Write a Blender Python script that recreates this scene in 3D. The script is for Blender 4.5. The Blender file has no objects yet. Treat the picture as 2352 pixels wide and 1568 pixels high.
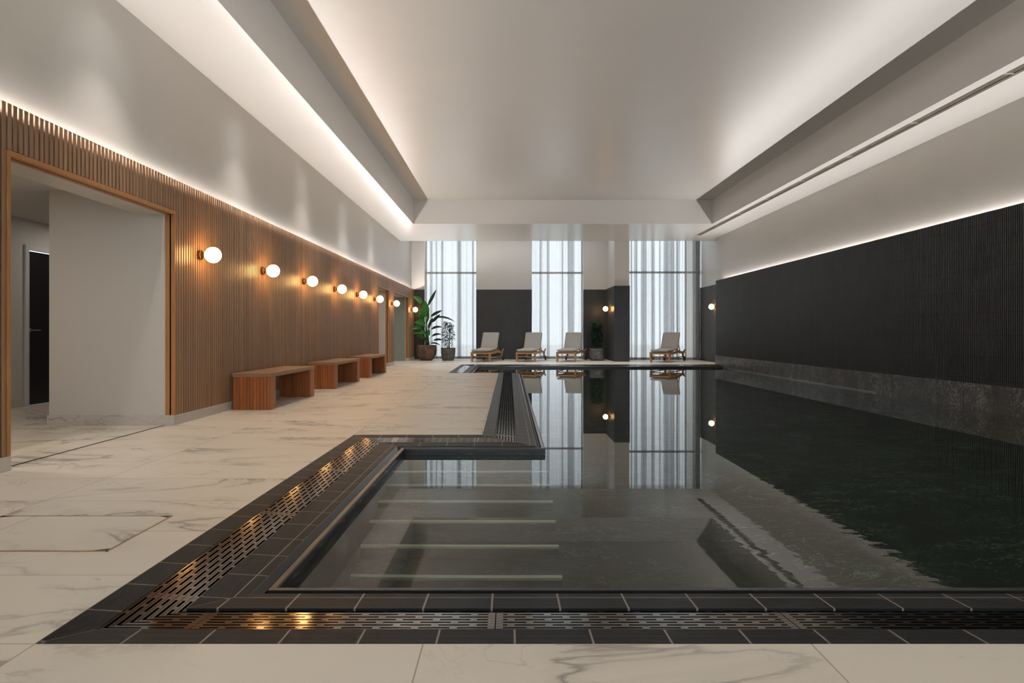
import bpy, math, random
from mathutils import Vector, Matrix
random.seed(7)
scene = bpy.context.scene
col = scene.collection
PI = math.pi

# ------------------------------------------------------------------ helpers
class MB:
    """collects faces and links them as ONE mesh object"""
    def __init__(self):
        self.v = []; self.f = []; self.uv = {}
    def quad(self, pts, uv=None):
        i = len(self.v); self.v += [tuple(p) for p in pts]
        self.f.append(tuple(range(i, i + len(pts))))
        if uv: self.uv[len(self.f) - 1] = uv
    def box(self, x0, x1, y0, y1, z0, z1):
        i = len(self.v)
        self.v += [(x0,y0,z0),(x1,y0,z0),(x1,y1,z0),(x0,y1,z0),(x0,y0,z1),(x1,y0,z1),(x1,y1,z1),(x0,y1,z1)]
        for f in ((0,3,2,1),(4,5,6,7),(0,1,5,4),(1,2,6,5),(2,3,7,6),(3,0,4,7)):
            self.f.append(tuple(i + k for k in f))
    def prism(self, bottom, top):
        n = len(bottom); i = len(self.v)
        self.v += [tuple(p) for p in bottom] + [tuple(p) for p in top]
        self.f.append(tuple(i + k for k in reversed(range(n))))
        self.f.append(tuple(i + n + k for k in range(n)))
        for k in range(n):
            m = (k + 1) % n
            self.f.append((i + k, i + m, i + n + m, i + n + k))
    def beam(self, a, b, w, t, up=(0,0,1)):
        a, b = Vector(a), Vector(b); d = (b - a).normalized()
        s = d.cross(Vector(up)).normalized(); u = s.cross(d)
        A = [a + s*w/2*p + u*t/2*q for p, q in ((-1,-1),(1,-1),(1,1),(-1,1))]
        B = [b + s*w/2*p + u*t/2*q for p, q in ((-1,-1),(1,-1),(1,1),(-1,1))]
        self.prism(A, B)
    def tube(self, pts, r, n=8, cap=True):
        pts = [Vector(p) for p in pts]
        rs = r if isinstance(r, (list, tuple)) else [r]*len(pts)
        i = len(self.v)
        for k, p in enumerate(pts):
            d = (pts[min(k+1,len(pts)-1)] - pts[max(k-1,0)]).normalized()
            a = d.cross(Vector((0.31,0.95,0.05))).normalized()
            if a.length < .1: a = d.cross(Vector((1,0,0))).normalized()
            b = d.cross(a)
            for j in range(n):
                q = p + (a*math.cos(2*PI*j/n) + b*math.sin(2*PI*j/n))*rs[k]
                self.v.append(tuple(q))
        for k in range(len(pts)-1):
            for j in range(n):
                m = (j+1) % n
                self.f.append((i+k*n+j, i+k*n+m, i+(k+1)*n+m, i+(k+1)*n+j))
        if cap:
            self.f.append(tuple(i+j for j in reversed(range(n))))
            self.f.append(tuple(i+(len(pts)-1)*n+j for j in range(n)))
    def lathe(self, prof, n=32, axis='z', origin=(0,0,0)):
        i = len(self.v); o = Vector(origin)
        for (r, h) in prof:
            for j in range(n):
                a = 2*PI*j/n; c, s = r*math.cos(a), r*math.sin(a)
                p = {'z': (c,s,h), 'x': (h,c,s), 'y': (c,h,s)}[axis]
                self.v.append(tuple(o + Vector(p)))
        for k in range(len(prof)-1):
            for j in range(n):
                m = (j+1) % n
                self.f.append((i+k*n+j, i+k*n+m, i+(k+1)*n+m, i+(k+1)*n+j))
        self.f.append(tuple(i+j for j in range(n)))
        self.f.append(tuple(i+(len(prof)-1)*n+j for j in range(n)))
    def build(self, name, mat, parent=None, smooth=False, bevel=0, fix=True):
        me = bpy.data.meshes.new(name)
        me.from_pydata(self.v, [], self.f)
        if self.uv:
            l = me.uv_layers.new(name='UVMap')
            for fi, uvs in self.uv.items():
                p = me.polygons[fi]
                for k, li in enumerate(p.loop_indices): l.data[li].uv = uvs[k]
        me.update()
        if fix:
            import bmesh
            bm = bmesh.new(); bm.from_mesh(me)
            bmesh.ops.recalc_face_normals(bm, faces=bm.faces)
            bm.to_mesh(me); bm.free()
        o = bpy.data.objects.new(name, me); col.objects.link(o)
        if mat: me.materials.append(mat)
        if smooth:
            for p in me.polygons: p.use_smooth = True
        if bevel:
            m = o.modifiers.new('edge', 'BEVEL'); m.width = bevel; m.segments = 2; m.limit_method = 'ANGLE'
        if parent: o.parent = parent
        return o

def tag(o, label=None, cat=None, group=None, kind=None):
    if label: o['label'] = label
    if cat: o['category'] = cat
    if group: o['group'] = group
    if kind: o['kind'] = kind
    return o
def empty(name, loc, rz=0):
    o = bpy.data.objects.new(name, None); col.objects.link(o)
    o.empty_display_size = .1
    o.location = loc; o.rotation_euler = (0, 0, rz)
    return o
def copy_tree(o, parent=None):
    c = o.copy(); col.objects.link(c)
    if parent is not None: c.parent = parent
    for ch in list(o.children): copy_tree(ch, c)
    return c
def struct(o, label, cat='building part'):
    return tag(o, label, cat, kind='structure')

# ------------------------------------------------------------------ materials
def new_mat(name):
    m = bpy.data.materials.new(name); m.use_nodes = True
    nt = m.node_tree; b = nt.nodes['Principled BSDF']
    return m, nt, b
def N(nt, t, **kw):
    n = nt.nodes.new(t)
    for k, v in kw.items(): setattr(n, k, v)
    return n
def L(nt, a, b): nt.links.new(a, b)
def math_n(nt, op, a, b=None, c=None):
    n = N(nt, 'ShaderNodeMath', operation=op)
    for i, x in enumerate((a, b, c)):
        if x is None: continue
        if isinstance(x, (int, float)): n.inputs[i].default_value = x
        else: L(nt, x, n.inputs[i])
    return n.outputs[0]
def ramp(nt, fac, stops):
    r = N(nt, 'ShaderNodeValToRGB'); e = r.color_ramp.elements
    while len(e) < len(stops): e.new(.5)
    for k, (p, c) in enumerate(stops):
        e[k].position = p
        e[k].color = (c, c, c, 1) if isinstance(c, (int, float)) else (*c, 1)
    L(nt, fac, r.inputs[0]); return r.outputs[0]
def mix_col(nt, fac, a, b):
    n = N(nt, 'ShaderNodeMix', data_type='RGBA')
    for s, x in ((n.inputs[0], fac), (n.inputs[6], a), (n.inputs[7], b)):
        if isinstance(x, (int, float)): s.default_value = x
        elif isinstance(x, tuple): s.default_value = (*x, 1)
        else: L(nt, x, s)
    return n.outputs[2]
def coords(nt, scale=(1,1,1), loc=(0,0,0), src='Object'):
    t = N(nt, 'ShaderNodeTexCoord'); m = N(nt, 'ShaderNodeMapping')
    m.inputs['Scale'].default_value = scale; m.inputs['Location'].default_value = loc
    L(nt, t.outputs[src], m.inputs[0]); return m.outputs[0]
def noise(nt, vec, scale, detail=4, rough=.5, dist=0):
    n = N(nt, 'ShaderNodeTexNoise')
    n.inputs['Scale'].default_value = scale; n.inputs['Detail'].default_value = detail
    n.inputs['Roughness'].default_value = rough; n.inputs['Distortion'].default_value = dist
    L(nt, vec, n.inputs['Vector']); return n.outputs['Fac']
def bump(nt, b, h, strength=.2, dist=.01):
    n = N(nt, 'ShaderNodeBump'); n.inputs['Strength'].default_value = strength
    n.inputs['Distance'].default_value = dist
    L(nt, h, n.inputs['Height']); L(nt, n.outputs[0], b.inputs['Normal'])

def plain(name, c, rough=.5, metal=0, spec=.5, nz=None, amt=.15):
    m, nt, b = new_mat(name)
    b.inputs['Roughness'].default_value = rough; b.inputs['Metallic'].default_value = metal
    b.inputs['Specular IOR Level'].default_value = spec
    if nz:
        f = noise(nt, coords(nt), nz, 5)
        cc = mix_col(nt, f, tuple(x*(1-amt) for x in c), tuple(min(1, x*(1+amt)) for x in c))
        L(nt, cc, b.inputs['Base Color'])
    else: b.inputs['Base Color'].default_value = (*c, 1)
    return m
def emit(name, c, s):
    m, nt, b = new_mat(name)
    b.inputs['Base Color'].default_value = (.8,.8,.8,1)
    b.inputs['Emission Color'].default_value = (*c, 1); b.inputs['Emission Strength'].default_value = s
    return m
def wood(name, c1, c2, axis='z', rough=.45, scale=3, slat=None):
    m, nt, b = new_mat(name)
    sc = {'z': (14,14,.9), 'y': (14,.9,14), 'x': (.9,14,14)}[axis]
    v = coords(nt, sc)
    f = noise(nt, v, scale, 6, .6, .6)
    f2 = noise(nt, coords(nt, tuple(k*5 for k in sc)), scale, 3)
    f = math_n(nt, 'ADD', math_n(nt, 'MULTIPLY', f, .7), math_n(nt, 'MULTIPLY', f2, .3))
    cc = ramp(nt, f, [(.3, c1), (.7, c2)])
    if slat:      # each slat its own tone
        t = N(nt, 'ShaderNodeTexCoord'); sx = N(nt, 'ShaderNodeSeparateXYZ'); L(nt, t.outputs['Object'], sx.inputs[0])
        k = math_n(nt, 'FLOOR', math_n(nt, 'DIVIDE', math_n(nt, 'SUBTRACT', sx.outputs[slat[0]], slat[1]), slat[2]))
        w = N(nt, 'ShaderNodeTexWhiteNoise', noise_dimensions='1D'); L(nt, k, w.inputs['W'])
        cc2 = mix_col(nt, 1.0, cc, cc)
        h = N(nt, 'ShaderNodeHueSaturation'); L(nt, cc2, h.inputs['Color'])
        L(nt, math_n(nt, 'ADD', math_n(nt, 'MULTIPLY', w.outputs[0], .3), .85), h.inputs['Value'])
        cc = h.outputs[0]
    L(nt, cc, b.inputs['Base Color'])
    b.inputs['Roughness'].default_value = rough
    bump(nt, b, f, .15, .002)
    return m

def veins(nt, vec, scale, width, dist=1.2, detail=6):
    f = noise(nt, vec, scale, detail, .55, dist)
    a = math_n(nt, 'ABSOLUTE', math_n(nt, 'SUBTRACT', f, .5))
    return ramp(nt, a, [(0, 1.0), (width, 0.0)])

def floor_marble():
    m, nt, b = new_mat('floor_marble')
    v = coords(nt, loc=(1.4656, -2.111+.6*10, 0))
    br = N(nt, 'ShaderNodeTexBrick', offset=0.0, squash=1.0)
    br.inputs['Scale'].default_value = 1; br.inputs['Brick Width'].default_value = 1.2
    br.inputs['Row Height'].default_value = .6; br.inputs['Mortar Size'].default_value = .0026
    br.inputs['Mortar Smooth'].default_value = .1; br.inputs['Bias'].default_value = 0
    br.inputs['Color1'].default_value = (0,0,0,1); br.inputs['Color2'].default_value = (1,1,1,1)
    br.inputs['Mortar'].default_value = (.5,.5,.5,1)
    L(nt, v, br.inputs['Vector'])
    # each slab has its own piece of vein
    off = N(nt, 'ShaderNodeVectorMath', operation='SCALE'); L(nt, br.outputs['Color'], off.inputs[0]); off.inputs['Scale'].default_value = 9.0
    add = N(nt, 'ShaderNodeVectorMath', operation='ADD'); L(nt, v, add.inputs[0]); L(nt, off.outputs[0], add.inputs[1])
    rot = N(nt, 'ShaderNodeMapping'); rot.inputs['Rotation'].default_value = (0,0,.6); rot.inputs['Scale'].default_value = (1,1.7,1)
    L(nt, add.outputs[0], rot.inputs[0]); vv = rot.outputs[0]
    v1 = veins(nt, vv, .8, .022, 1.3, 7)
    v2 = veins(nt, vv, 1.7, .010, 1.0, 6)
    mk = ramp(nt, noise(nt, vv, .9, 2), [(.45, 0.0), (.62, 1.0)])
    mk2 = ramp(nt, noise(nt, vv, 1.5, 2), [(.47, 0.0), (.64, 1.0)])
    soft = math_n(nt, 'MULTIPLY', veins(nt, vv, .8, .09, 1.3, 7), mk)
    vf = math_n(nt, 'MAXIMUM', math_n(nt, 'MULTIPLY', v1, mk), math_n(nt, 'MULTIPLY', math_n(nt, 'MULTIPLY', v2, mk2), .6))
    base = mix_col(nt, noise(nt, vv, .7, 3), (.70,.625,.52), (.78,.71,.605))
    c = mix_col(nt, math_n(nt, 'MULTIPLY', soft, .32), base, (.40,.36,.31))
    c = mix_col(nt, math_n(nt, 'MULTIPLY', vf, .7), c, (.17,.15,.13))
    c = mix_col(nt, br.outputs['Fac'], c, (.40,.32,.23))
    L(nt, c, b.inputs['Base Color'])
    b.inputs['Roughness'].default_value = .42
    b.inputs['Specular IOR Level'].default_value = .45
    return m
def slab_marble(name, c1, c2, vc, rough=.35, vs=2.0, joint=None, amt=.8, width=.02):
    m, nt, b = new_mat(name)
    v = coords(nt)
    w = N(nt, 'ShaderNodeVectorMath', operation='ADD')
    nn = N(nt, 'ShaderNodeTexNoise'); nn.inputs['Scale'].default_value = 1.6; L(nt, v, nn.inputs['Vector'])
    sc = N(nt, 'ShaderNodeVectorMath', operation='SCALE'); L(nt, nn.outputs['Color'], sc.inputs[0]); sc.inputs['Scale'].default_value = .45
    L(nt, v, w.inputs[0]); L(nt, sc.outputs[0], w.inputs[1])
    def strokes(rot, k, wd):           # long straightish veins in one direction
        mp = N(nt, 'ShaderNodeMapping'); mp.inputs['Rotation'].default_value = rot; mp.inputs['Scale'].default_value = (.55, 2.6, 2.6)
        L(nt, w.outputs[0], mp.inputs[0]); return veins(nt, mp.outputs[0], k, wd, .25, 4)
    f1 = math_n(nt, 'MAXIMUM', strokes((.4,.7,.5), vs, width), strokes((-.6,-.5,-.9), vs, width))
    f2 = math_n(nt, 'MAXIMUM', strokes((.9,.3,1.3), vs*1.8, width), strokes((-.3,.9,-.3), vs*1.8, width))
    f3 = strokes((1.2,-.6,.1), vs*3, width)
    mk = ramp(nt, noise(nt, v, 1.3, 3), [(.38, 0.0), (.62, 1.0)])
    mk3 = ramp(nt, noise(nt, v, 3.1, 4), [(.45, 0.0), (.6, 1.0)])
    f = math_n(nt, 'MAXIMUM', math_n(nt, 'MULTIPLY', f1, mk), math_n(nt, 'MULTIPLY', math_n(nt, 'MAXIMUM', math_n(nt, 'MULTIPLY', f2, .6), math_n(nt, 'MULTIPLY', f3, .7)), mk3))
    c = mix_col(nt, noise(nt, v, 4, 6), c1, c2)
    c = mix_col(nt, math_n(nt, 'MULTIPLY', f, amt), c, vc)
    if joint:
        t = N(nt, 'ShaderNodeTexCoord'); sx = N(nt, 'ShaderNodeSeparateXYZ'); L(nt, t.outputs['Object'], sx.inputs[0])
        fr = math_n(nt, 'PINGPONG', math_n(nt, 'SUBTRACT', sx.outputs[joint[0]], joint[1]), joint[2]/2)
        j = math_n(nt, 'LESS_THAN', fr, .003)
        c = mix_col(nt, j, c, tuple(k*.35 for k in c1))
    L(nt, c, b.inputs['Base Color']); b.inputs['Roughness'].default_value = rough
    return m
def kerb_tile():
    m, nt, b = new_mat('kerb_tile')
    u = N(nt, 'ShaderNodeUVMap'); sx = N(nt, 'ShaderNodeSeparateXYZ'); L(nt, u.outputs[0], sx.inputs[0])
    U, V = sx.outputs[0], sx.outputs[1]
    fr = math_n(nt, 'PINGPONG', U, .122)
    j1 = math_n(nt, 'LESS_THAN', fr, .0036)
    j2 = math_n(nt, 'LESS_THAN', math_n(nt, 'ABSOLUTE', math_n(nt, 'SUBTRACT', V, .438)), .0028)
    j = math_n(nt, 'MAXIMUM', j1, j2)
    k = math_n(nt, 'FLOOR', math_n(nt, 'DIVIDE', U, .244))
    w = N(nt, 'ShaderNodeTexWhiteNoise', noise_dimensions='1D'); L(nt, k, w.inputs['W'])
    tone = math_n(nt, 'ADD', math_n(nt, 'MULTIPLY', w.outputs[0], .5), math_n(nt, 'MULTIPLY', noise(nt, coords(nt), 5, 5), .5))
    c = mix_col(nt, tone, (.006,.0065,.007), (.017,.018,.019))
    c = mix_col(nt, j, c, (.24,.20,.165))
    L(nt, c, b.inputs['Base Color'])
    rib = math_n(nt, 'SINE', math_n(nt, 'MULTIPLY', V, 2*PI/.0085))
    ribm = math_n(nt, 'MULTIPLY', rib, math_n(nt, 'SUBTRACT', 1, j))
    bump(nt, b, ribm, .6, .0016)
    b.inputs['Roughness'].default_value = .42; b.inputs['Specular IOR Level'].default_value = .2
    return m
def fluted(name, axis_rows=True):
    m, nt, b = new_mat(name)
    t = N(nt, 'ShaderNodeTexCoord'); sx = N(nt, 'ShaderNodeSeparateXYZ'); L(nt, t.outputs['Object'], sx.inputs[0])
    fr = math_n(nt, 'PINGPONG', math_n(nt, 'ADD', sx.outputs[2], .3*10-2.435), .15)
    j = math_n(nt, 'LESS_THAN', fr, .0026)
    c = mix_col(nt, noise(nt, coords(nt), 3, 5), (.032,.033,.035), (.054,.055,.058))
    c = mix_col(nt, j, c, (.012,.012,.012))
    L(nt, c, b.inputs['Base Color']); b.inputs['Roughness'].default_value = .34
    return m
def water_mat():
    m, nt, b = new_mat('pool_water')
    b.inputs['Base Color'].default_value = (.93,.97,.95,1)
    b.inputs['Roughness'].default_value = 0.0; b.inputs['IOR'].default_value = 1.333
    b.inputs['Transmission Weight'].default_value = 1.0
    v = coords(nt)
    # the water is still except where an inlet stirs it
    t = N(nt, 'ShaderNodeTexCoord'); d = N(nt, 'ShaderNodeVectorMath', operation='DISTANCE')
    mp = N(nt, 'ShaderNodeMapping'); mp.inputs['Scale'].default_value = (1,.75,1); L(nt, t.outputs['Object'], mp.inputs[0])
    L(nt, mp.outputs[0], d.inputs[0]); d.inputs[1].default_value = (2.3, 2.3, -.085)
    mask = ramp(nt, math_n(nt, 'DIVIDE', d.outputs['Value'], 3.0), [(.1, 1.0), (.55, 0.0)])
    h = noise(nt, coords(nt, (1, 1.5, 1)), 9, 2, .4)
    h2 = noise(nt, v, .9, 2)
    bn = N(nt, 'ShaderNodeBump'); bn.inputs['Distance'].default_value = .0008; bn.inputs['Strength'].default_value = 1
    L(nt, math_n(nt, 'ADD', math_n(nt, 'MULTIPLY', h, mask), math_n(nt, 'MULTIPLY', h2, .01)), bn.inputs['Height'])
    L(nt, bn.outputs[0], b.inputs['Normal'])
    return m
def curtain_mat():
    """sheer weave: the more edge-on it hangs, the denser the threads"""
    m, nt, b = new_mat('sheer_fabric')
    out = nt.nodes['Material Output']; nt.nodes.remove(b)
    tr = N(nt, 'ShaderNodeBsdfTransparent'); tr.inputs[0].default_value = (.97,.97,.97,1)
    tl = N(nt, 'ShaderNodeBsdfTranslucent'); tl.inputs[0].default_value = (.40,.385,.365,1)
    df = N(nt, 'ShaderNodeBsdfDiffuse'); df.inputs[0].default_value = (.45,.415,.38,1)
    a = N(nt, 'ShaderNodeMixShader'); a.inputs[0].default_value = .45; L(nt, tl.outputs[0], a.inputs[1]); L(nt, df.outputs[0], a.inputs[2])
    lw = N(nt, 'ShaderNodeLayerWeight'); lw.inputs[0].default_value = .5
    f = ramp(nt, lw.outputs['Facing'], [(0, .32), (.3, .24), (.6, .06), (1, 0.0)])
    c = N(nt, 'ShaderNodeMixShader'); L(nt, f, c.inputs[0])
    L(nt, a.outputs[0], c.inputs[1]); L(nt, tr.outputs[0], c.inputs[2]); L(nt, c.outputs[0], out.inputs[0])
    return m
def glass_mat():
    m, nt, b = new_mat('window_glass')
    out = nt.nodes['Material Output']; nt.nodes.remove(b)
    tr = N(nt, 'ShaderNodeBsdfTransparent'); gl = N(nt, 'ShaderNodeBsdfGlossy'); gl.inputs['Roughness'].default_value = .02
    fr = N(nt, 'ShaderNodeFresnel'); fr.inputs[0].default_value = 1.45
    c = N(nt, 'ShaderNodeMixShader'); L(nt, fr.outputs[0], c.inputs[0]); L(nt, tr.outputs[0], c.inputs[1]); L(nt, gl.outputs[0], c.inputs[2])
    L(nt, c.outputs[0], out.inputs[0]); return m
def leaf_mat(name, c1, c2, rough=.35):
    m, nt, b = new_mat(name)
    f = noise(nt, coords(nt), 6, 3)
    cc = mix_col(nt, f, c1, c2); L(nt, cc, b.inputs['Base Color'])
    b.inputs['Roughness'].default_value = rough
    out = nt.nodes['Material Output']
    tl = N(nt, 'ShaderNodeBsdfTranslucent'); L(nt, cc, tl.inputs[0])
    mx = N(nt, 'ShaderNodeMixShader'); mx.inputs[0].default_value = .3
    L(nt, b.outputs[0], mx.inputs[1]); L(nt, tl.outputs[0], mx.inputs[2]); L(nt, mx.outputs[0], out.inputs[0])
    return m
def stone_pot(name, c1, c2, c3, scale=6):
    m, nt, b = new_mat(name)
    f = noise(nt, coords(nt), scale, 8, .7, .8)
    L(nt, ramp(nt, f, [(.32, c1), (.52, c2), (.7, c3)]), b.inputs['Base Color'])
    b.inputs['Roughness'].default_value = .75
    bump(nt, b, f, .4, .01); return m

M = {}
M['wall'] = plain('wall_paint', (.62,.588,.54), .34, nz=2.5, amt=.03, spec=.55)
M['ceiling'] = plain('ceiling_paint', (.71,.69,.66), .31, nz=2, amt=.02, spec=.6)
M['soffit'] = plain('soffit_paint', (.73,.71,.685), .25, spec=.65)
M['corridor'] = plain('corridor_paint', (.58,.55,.51), .6)
M['terrazzo'] = stone_pot('green_terrazzo', (.16,.19,.16), (.27,.30,.26), (.40,.42,.37), 90)
M['slat'] = wood('oak_slat', (.24,.135,.072), (.38,.225,.125), 'z', .42, slat=(1, 3.0, .055))
M['woodtrim'] = wood('oak_trim', (.36,.155,.045), (.50,.235,.075), 'z', .42)
M['backing'] = plain('slat_backing', (.012,.008,.006), .8)
M['bench'] = wood('bench_oak', (.27,.080,.022), (.42,.145,.042), 'z', .40, slat=(0, 0, .044))
M['benchtop'] = wood('bench_top_oak', (.24,.13,.065), (.36,.21,.115), 'y', .42)
M['floor'] = floor_marble()
M['base'] = slab_marble('beige_marble', (.50,.46,.40), (.58,.54,.48), (.2,.18,.16), .4, 1.4, amt=.6, width=.012)
M['darkmarble'] = slab_marble('grey_marble', (.055,.057,.058), (.095,.097,.097), (.48,.47,.44), .24, 2.0, joint=(1, 9.02, .59), amt=.8, width=.010)
M['greenmarble'] = slab_marble('green_marble', (.003,.011,.006), (.009,.030,.014), (.20,.40,.22), .35, 2.6, joint=(0, 0, .6), amt=.75, width=.007)
M['blackmarble'] = slab_marble('black_marble', (.006,.006,.006), (.016,.016,.015), (.22,.20,.18), .3, 3.0, amt=.6, width=.008)
M['kerb'] = kerb_tile()
M['channel'] = plain('drain_channel', (.006,.006,.006), .7)
M['grate'] = plain('bronzed_steel', (.19,.17,.155), .11, 1.0, nz=9, amt=.2)
M['steel'] = plain('brushed_steel', (.62,.61,.60), .28, 1.0)
M['darksteel'] = plain('dark_steel', (.08,.08,.08), .4, .8)
M['brass'] = plain('brass', (.62,.40,.20), .25, 1.0)
M['flute'] = fluted('fluted_tile')
M['water'] = water_mat()
M['sheer'] = curtain_mat()
M['glass'] = glass_mat()
M['whiteframe'] = plain('white_frame', (.62,.62,.61), .4)
M['greyframe'] = plain('grey_window_frame', (.48,.49,.50), .4)
M['bronze'] = plain('dark_bronze', (.20,.115,.06), .3, 1.0)
M['bead'] = plain('glazed_edge_tile', (.022,.022,.023), .24, spec=.38)
M['grout'] = plain('beige_grout', (.24,.20,.165), .7)
M['black'] = plain('black_door', (.012,.012,.013), .35)
M['strip'] = plain('pale_strip', (.52,.62,.48), .5)
M['vent'] = plain('beige_vent', (.36,.30,.25), .5)
M['teak'] = wood('teak', (.32,.18,.085), (.48,.29,.145), 'y', .5)
M['cushion'] = plain('taupe_cushion', (.40,.375,.335), .9, nz=60, amt=.12)
M['rubber'] = plain('dark_rubber', (.03,.025,.02), .6)
M['leaf'] = leaf_mat('lit_leaf', (.03,.17,.03), (.07,.33,.06))  # lit tone for the big plant, light put into the green
M['leafdark'] = leaf_mat('dark_shaded_leaf', (.008,.022,.012), (.022,.050,.026))  # shaded tone for the big plant's leaves; the small shrub's own dark green
M['leafgreen'] = leaf_mat('green_leaf', (.008,.040,.018), (.018,.085,.034))
M['stem'] = plain('plant_stem', (.05,.09,.03), .5)
M['bark'] = plain('plant_bark', (.05,.035,.022), .8)
M['soil'] = plain('potting_soil', (.02,.015,.01), .95)
M['potbrown'] = stone_pot('rust_pot', (.055,.032,.020), (.15,.088,.055), (.24,.17,.12), 7)
M['potgrey'] = stone_pot('grey_pot', (.055,.052,.042), (.12,.115,.095), (.21,.20,.17), 11)
M['potstone'] = stone_pot('veined_pot', (.055,.053,.048), (.13,.125,.115), (.30,.29,.27), 6)
M['led_l'] = emit('led_white', (1,.955,.92), 275)
M['led_r'] = emit('led_warm_white', (1,.95,.91), 285)
M['globe'] = emit('lit_opal_glass', (1,.53,.17), 28)
M['paving'] = plain('terrace_paving', (.80,.80,.78), .8)

# ------------------------------------------------------------------ setting: key dimensions (metres; y is depth from the viewpoint)
XL, XR = -3.5, 6.42            # faces of the slatted wall and of the fluted wall
WL, WR = -3.60, 6.64           # plaster above them
ZT = 2.57                      # top of slats
ZS, ZC = 4.01, 4.68            # soffit and coffer ceiling
Y0, YF = -3.0, 25.2
OX, OX2 = -1.4656, -.25        # outer kerb lines
P = [2.111, 6.46, 16.5, 21.0]

# floor
f = MB()
def fl(x0, x1, y0, y1): f.quad([(x0,y0,0),(x1,y0,0),(x1,y1,0),(x0,y1,0)])
fl(-6.5, OX, Y0, 26.2); fl(OX, 6.64, Y0, P[0]); fl(OX, OX2, P[1], P[2]); fl(OX, 7.0, P[3], 26.2)
struct(f.build('floor', M['floor'], fix=False), 'cream marble tile floor with grey veins around the pool', 'floor')

# ceiling with coffer
c = MB()
CX0, CX1, CY0, CY1 = -2.67, 5.67, -1.6, 19.05
c.box(CX0-.02, CX1+.02, CY0-.02, CY1+.02, ZC, ZC+.05)
struct(c.build('ceiling', M['ceiling']), 'smooth satin ceiling inside the recessed coffer', 'ceiling')
c = MB()
c.box(-3.9, CX0, Y0, 22.58, ZS, ZC+.05)
c.box(CX0, CX1, CY1, 22.58, ZS, ZC+.05)
c.box(CX0, CX1, Y0, CY0, ZS, ZC+.05)
SX0, SX1, SY = 5.82, 5.99, 21.4
c.box(CX1, SX0, Y0, 22.58, ZS, ZC+.05)
c.box(SX1, 7.1, Y0, 22.58, ZS, ZC+.05)
c.box(SX0, SX1, SY, 22.58, ZS, ZC+.05)
c.box(SX0, SX1, Y0, SY, ZS+.10, ZC+.05)
struct(c.build('ceiling_soffit', M['soffit']), 'pale dropped soffit running round the ceiling coffer', 'ceiling')
c = MB(); c.box(-3.9, 7.2, 22.58, 26.4, 4.74, 4.8)
struct(c.build('ceiling_alcove', M['soffit']), 'higher pale ceiling in front of the curtained windows', 'ceiling')

# left wall, its openings
OPEN = [(4.785, 7.13), (18.3, 19.85), (20.75, 23.7)]
HZ = 2.2
w = MB()
ys = [Y0] + [k for o in OPEN for k in o] + [26.4]
for k in range(0, len(ys), 2): w.box(-3.87, WL, ys[k], ys[k+1], 0, HZ)
w.box(-3.87, WL, Y0, 26.4, HZ, 4.8)
struct(w.build('wall_left', M['wall']), 'beige plaster wall above the wooden slats', 'wall')

# slats: dark backing board + slats, tops free of the backing so that the strip light shows between them
w = MB()
for k in range(0, len(ys), 2): w.box(-3.543, -3.53, ys[k], min(ys[k+1], YF), .1, HZ)
w.box(-3.543, -3.53, Y0, YF, HZ, ZT-.07)
struct(w.build('wall_left_backing', M['backing']), 'dark board behind the wooden slats', 'wall panel')
w = MB(); y = 3.0
while y < YF-.02:
    ya, yb = y+.009, y+.046; z0 = .1
    for a, b in OPEN:
        if ya < b+.026 and yb > a-.026: z0 = HZ+.045
    w.box(-3.53, XL, ya, yb, z0, ZT); y += .055
struct(w.build('wall_left_slats', M['slat'], bevel=.002), 'vertical oak slats covering the lower left wall', 'wall panel')
# wooden linings of the openings
for k, (a, b) in enumerate(OPEN):
    w = MB(); t = .028
    for (y0, y1) in ((a-t, a), (b, b+t)): w.box(WL+.003, XL+.010, y0, y1, .1, HZ)
    w.box(WL+.003, XL+.010, a-t, b+t, HZ, HZ+.04)
    struct(w.build('trim_%d' % (k+1), M['woodtrim'], bevel=.003), ['oak lining framing the wide doorway', 'oak lining framing the first narrow doorway', 'oak lining framing the last doorway before the plants'][k], 'trim')
# baseboard
w = MB()
for k in range(0, len(ys), 2): w.box(-3.58, XL+.014, ys[k], min(ys[k+1], YF), 0, .1)
struct(w.build('baseboard_left', M['base'], bevel=.003), 'low marble baseboard under the wooden slats', 'baseboard')
# metal strip let into the floor across the wide doorway
w = MB(); w.box(-3.60, -3.582, OPEN[0][0], OPEN[0][1], .0005, .003)
struct(w.build('trim_4', M['darksteel']), 'thin dark metal threshold strip across the wide doorway', 'trim')

# corridor behind the openings
w = MB(); w.box(-6.5, -3.87, 3.0, 24.3, 2.455, 2.5)
struct(w.build('ceiling_corridor', M['corridor']), 'low ceiling of the corridor behind the doorways', 'ceiling')
w = MB(); w.box(-6.5, -6.35, 3.0, 8.98, 0, 2.46); w.box(-6.5, -6.35, 9.95, 24.3, 0, 2.46); w.box(-6.5,-6.35,8.98,9.95,2.1,2.46)
w.box(-6.5, -3.87, 2.9, 3.0, 0, 2.46)
struct(w.build('wall_corridor', M['corridor']), 'grey wall at the back of the corridor', 'wall')
w = MB(); w.box(-4.80, -3.59, 7.127, 17.4, 0, 2.46)
struct(w.build('wall_partition', M['corridor']), 'pale grey partition wall inside the wide doorway', 'wall')
w = MB(); w.box(-4.815, -3.486, 7.112, 7.127, 0, .105); w.box(-6.35, -6.335, 3.0, 8.93, 0, .1)
struct(w.build('baseboard_corridor', M['base'], bevel=.002), 'veined marble baseboard of the corridor', 'baseboard')
w = MB(); w.box(-4.9, -3.59, 19.847, 20.70, 0, 2.46)
struct(w.build('wall_niche', M['corridor']), 'grey green wall inside the first narrow doorway', 'wall')
w = MB(); w.box(-6.3, -3.61, 23.697, 24.2, 0, 2.46); w.box(-4.45, -4.35, 20.9, 23.72, 0, 2.46)
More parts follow.
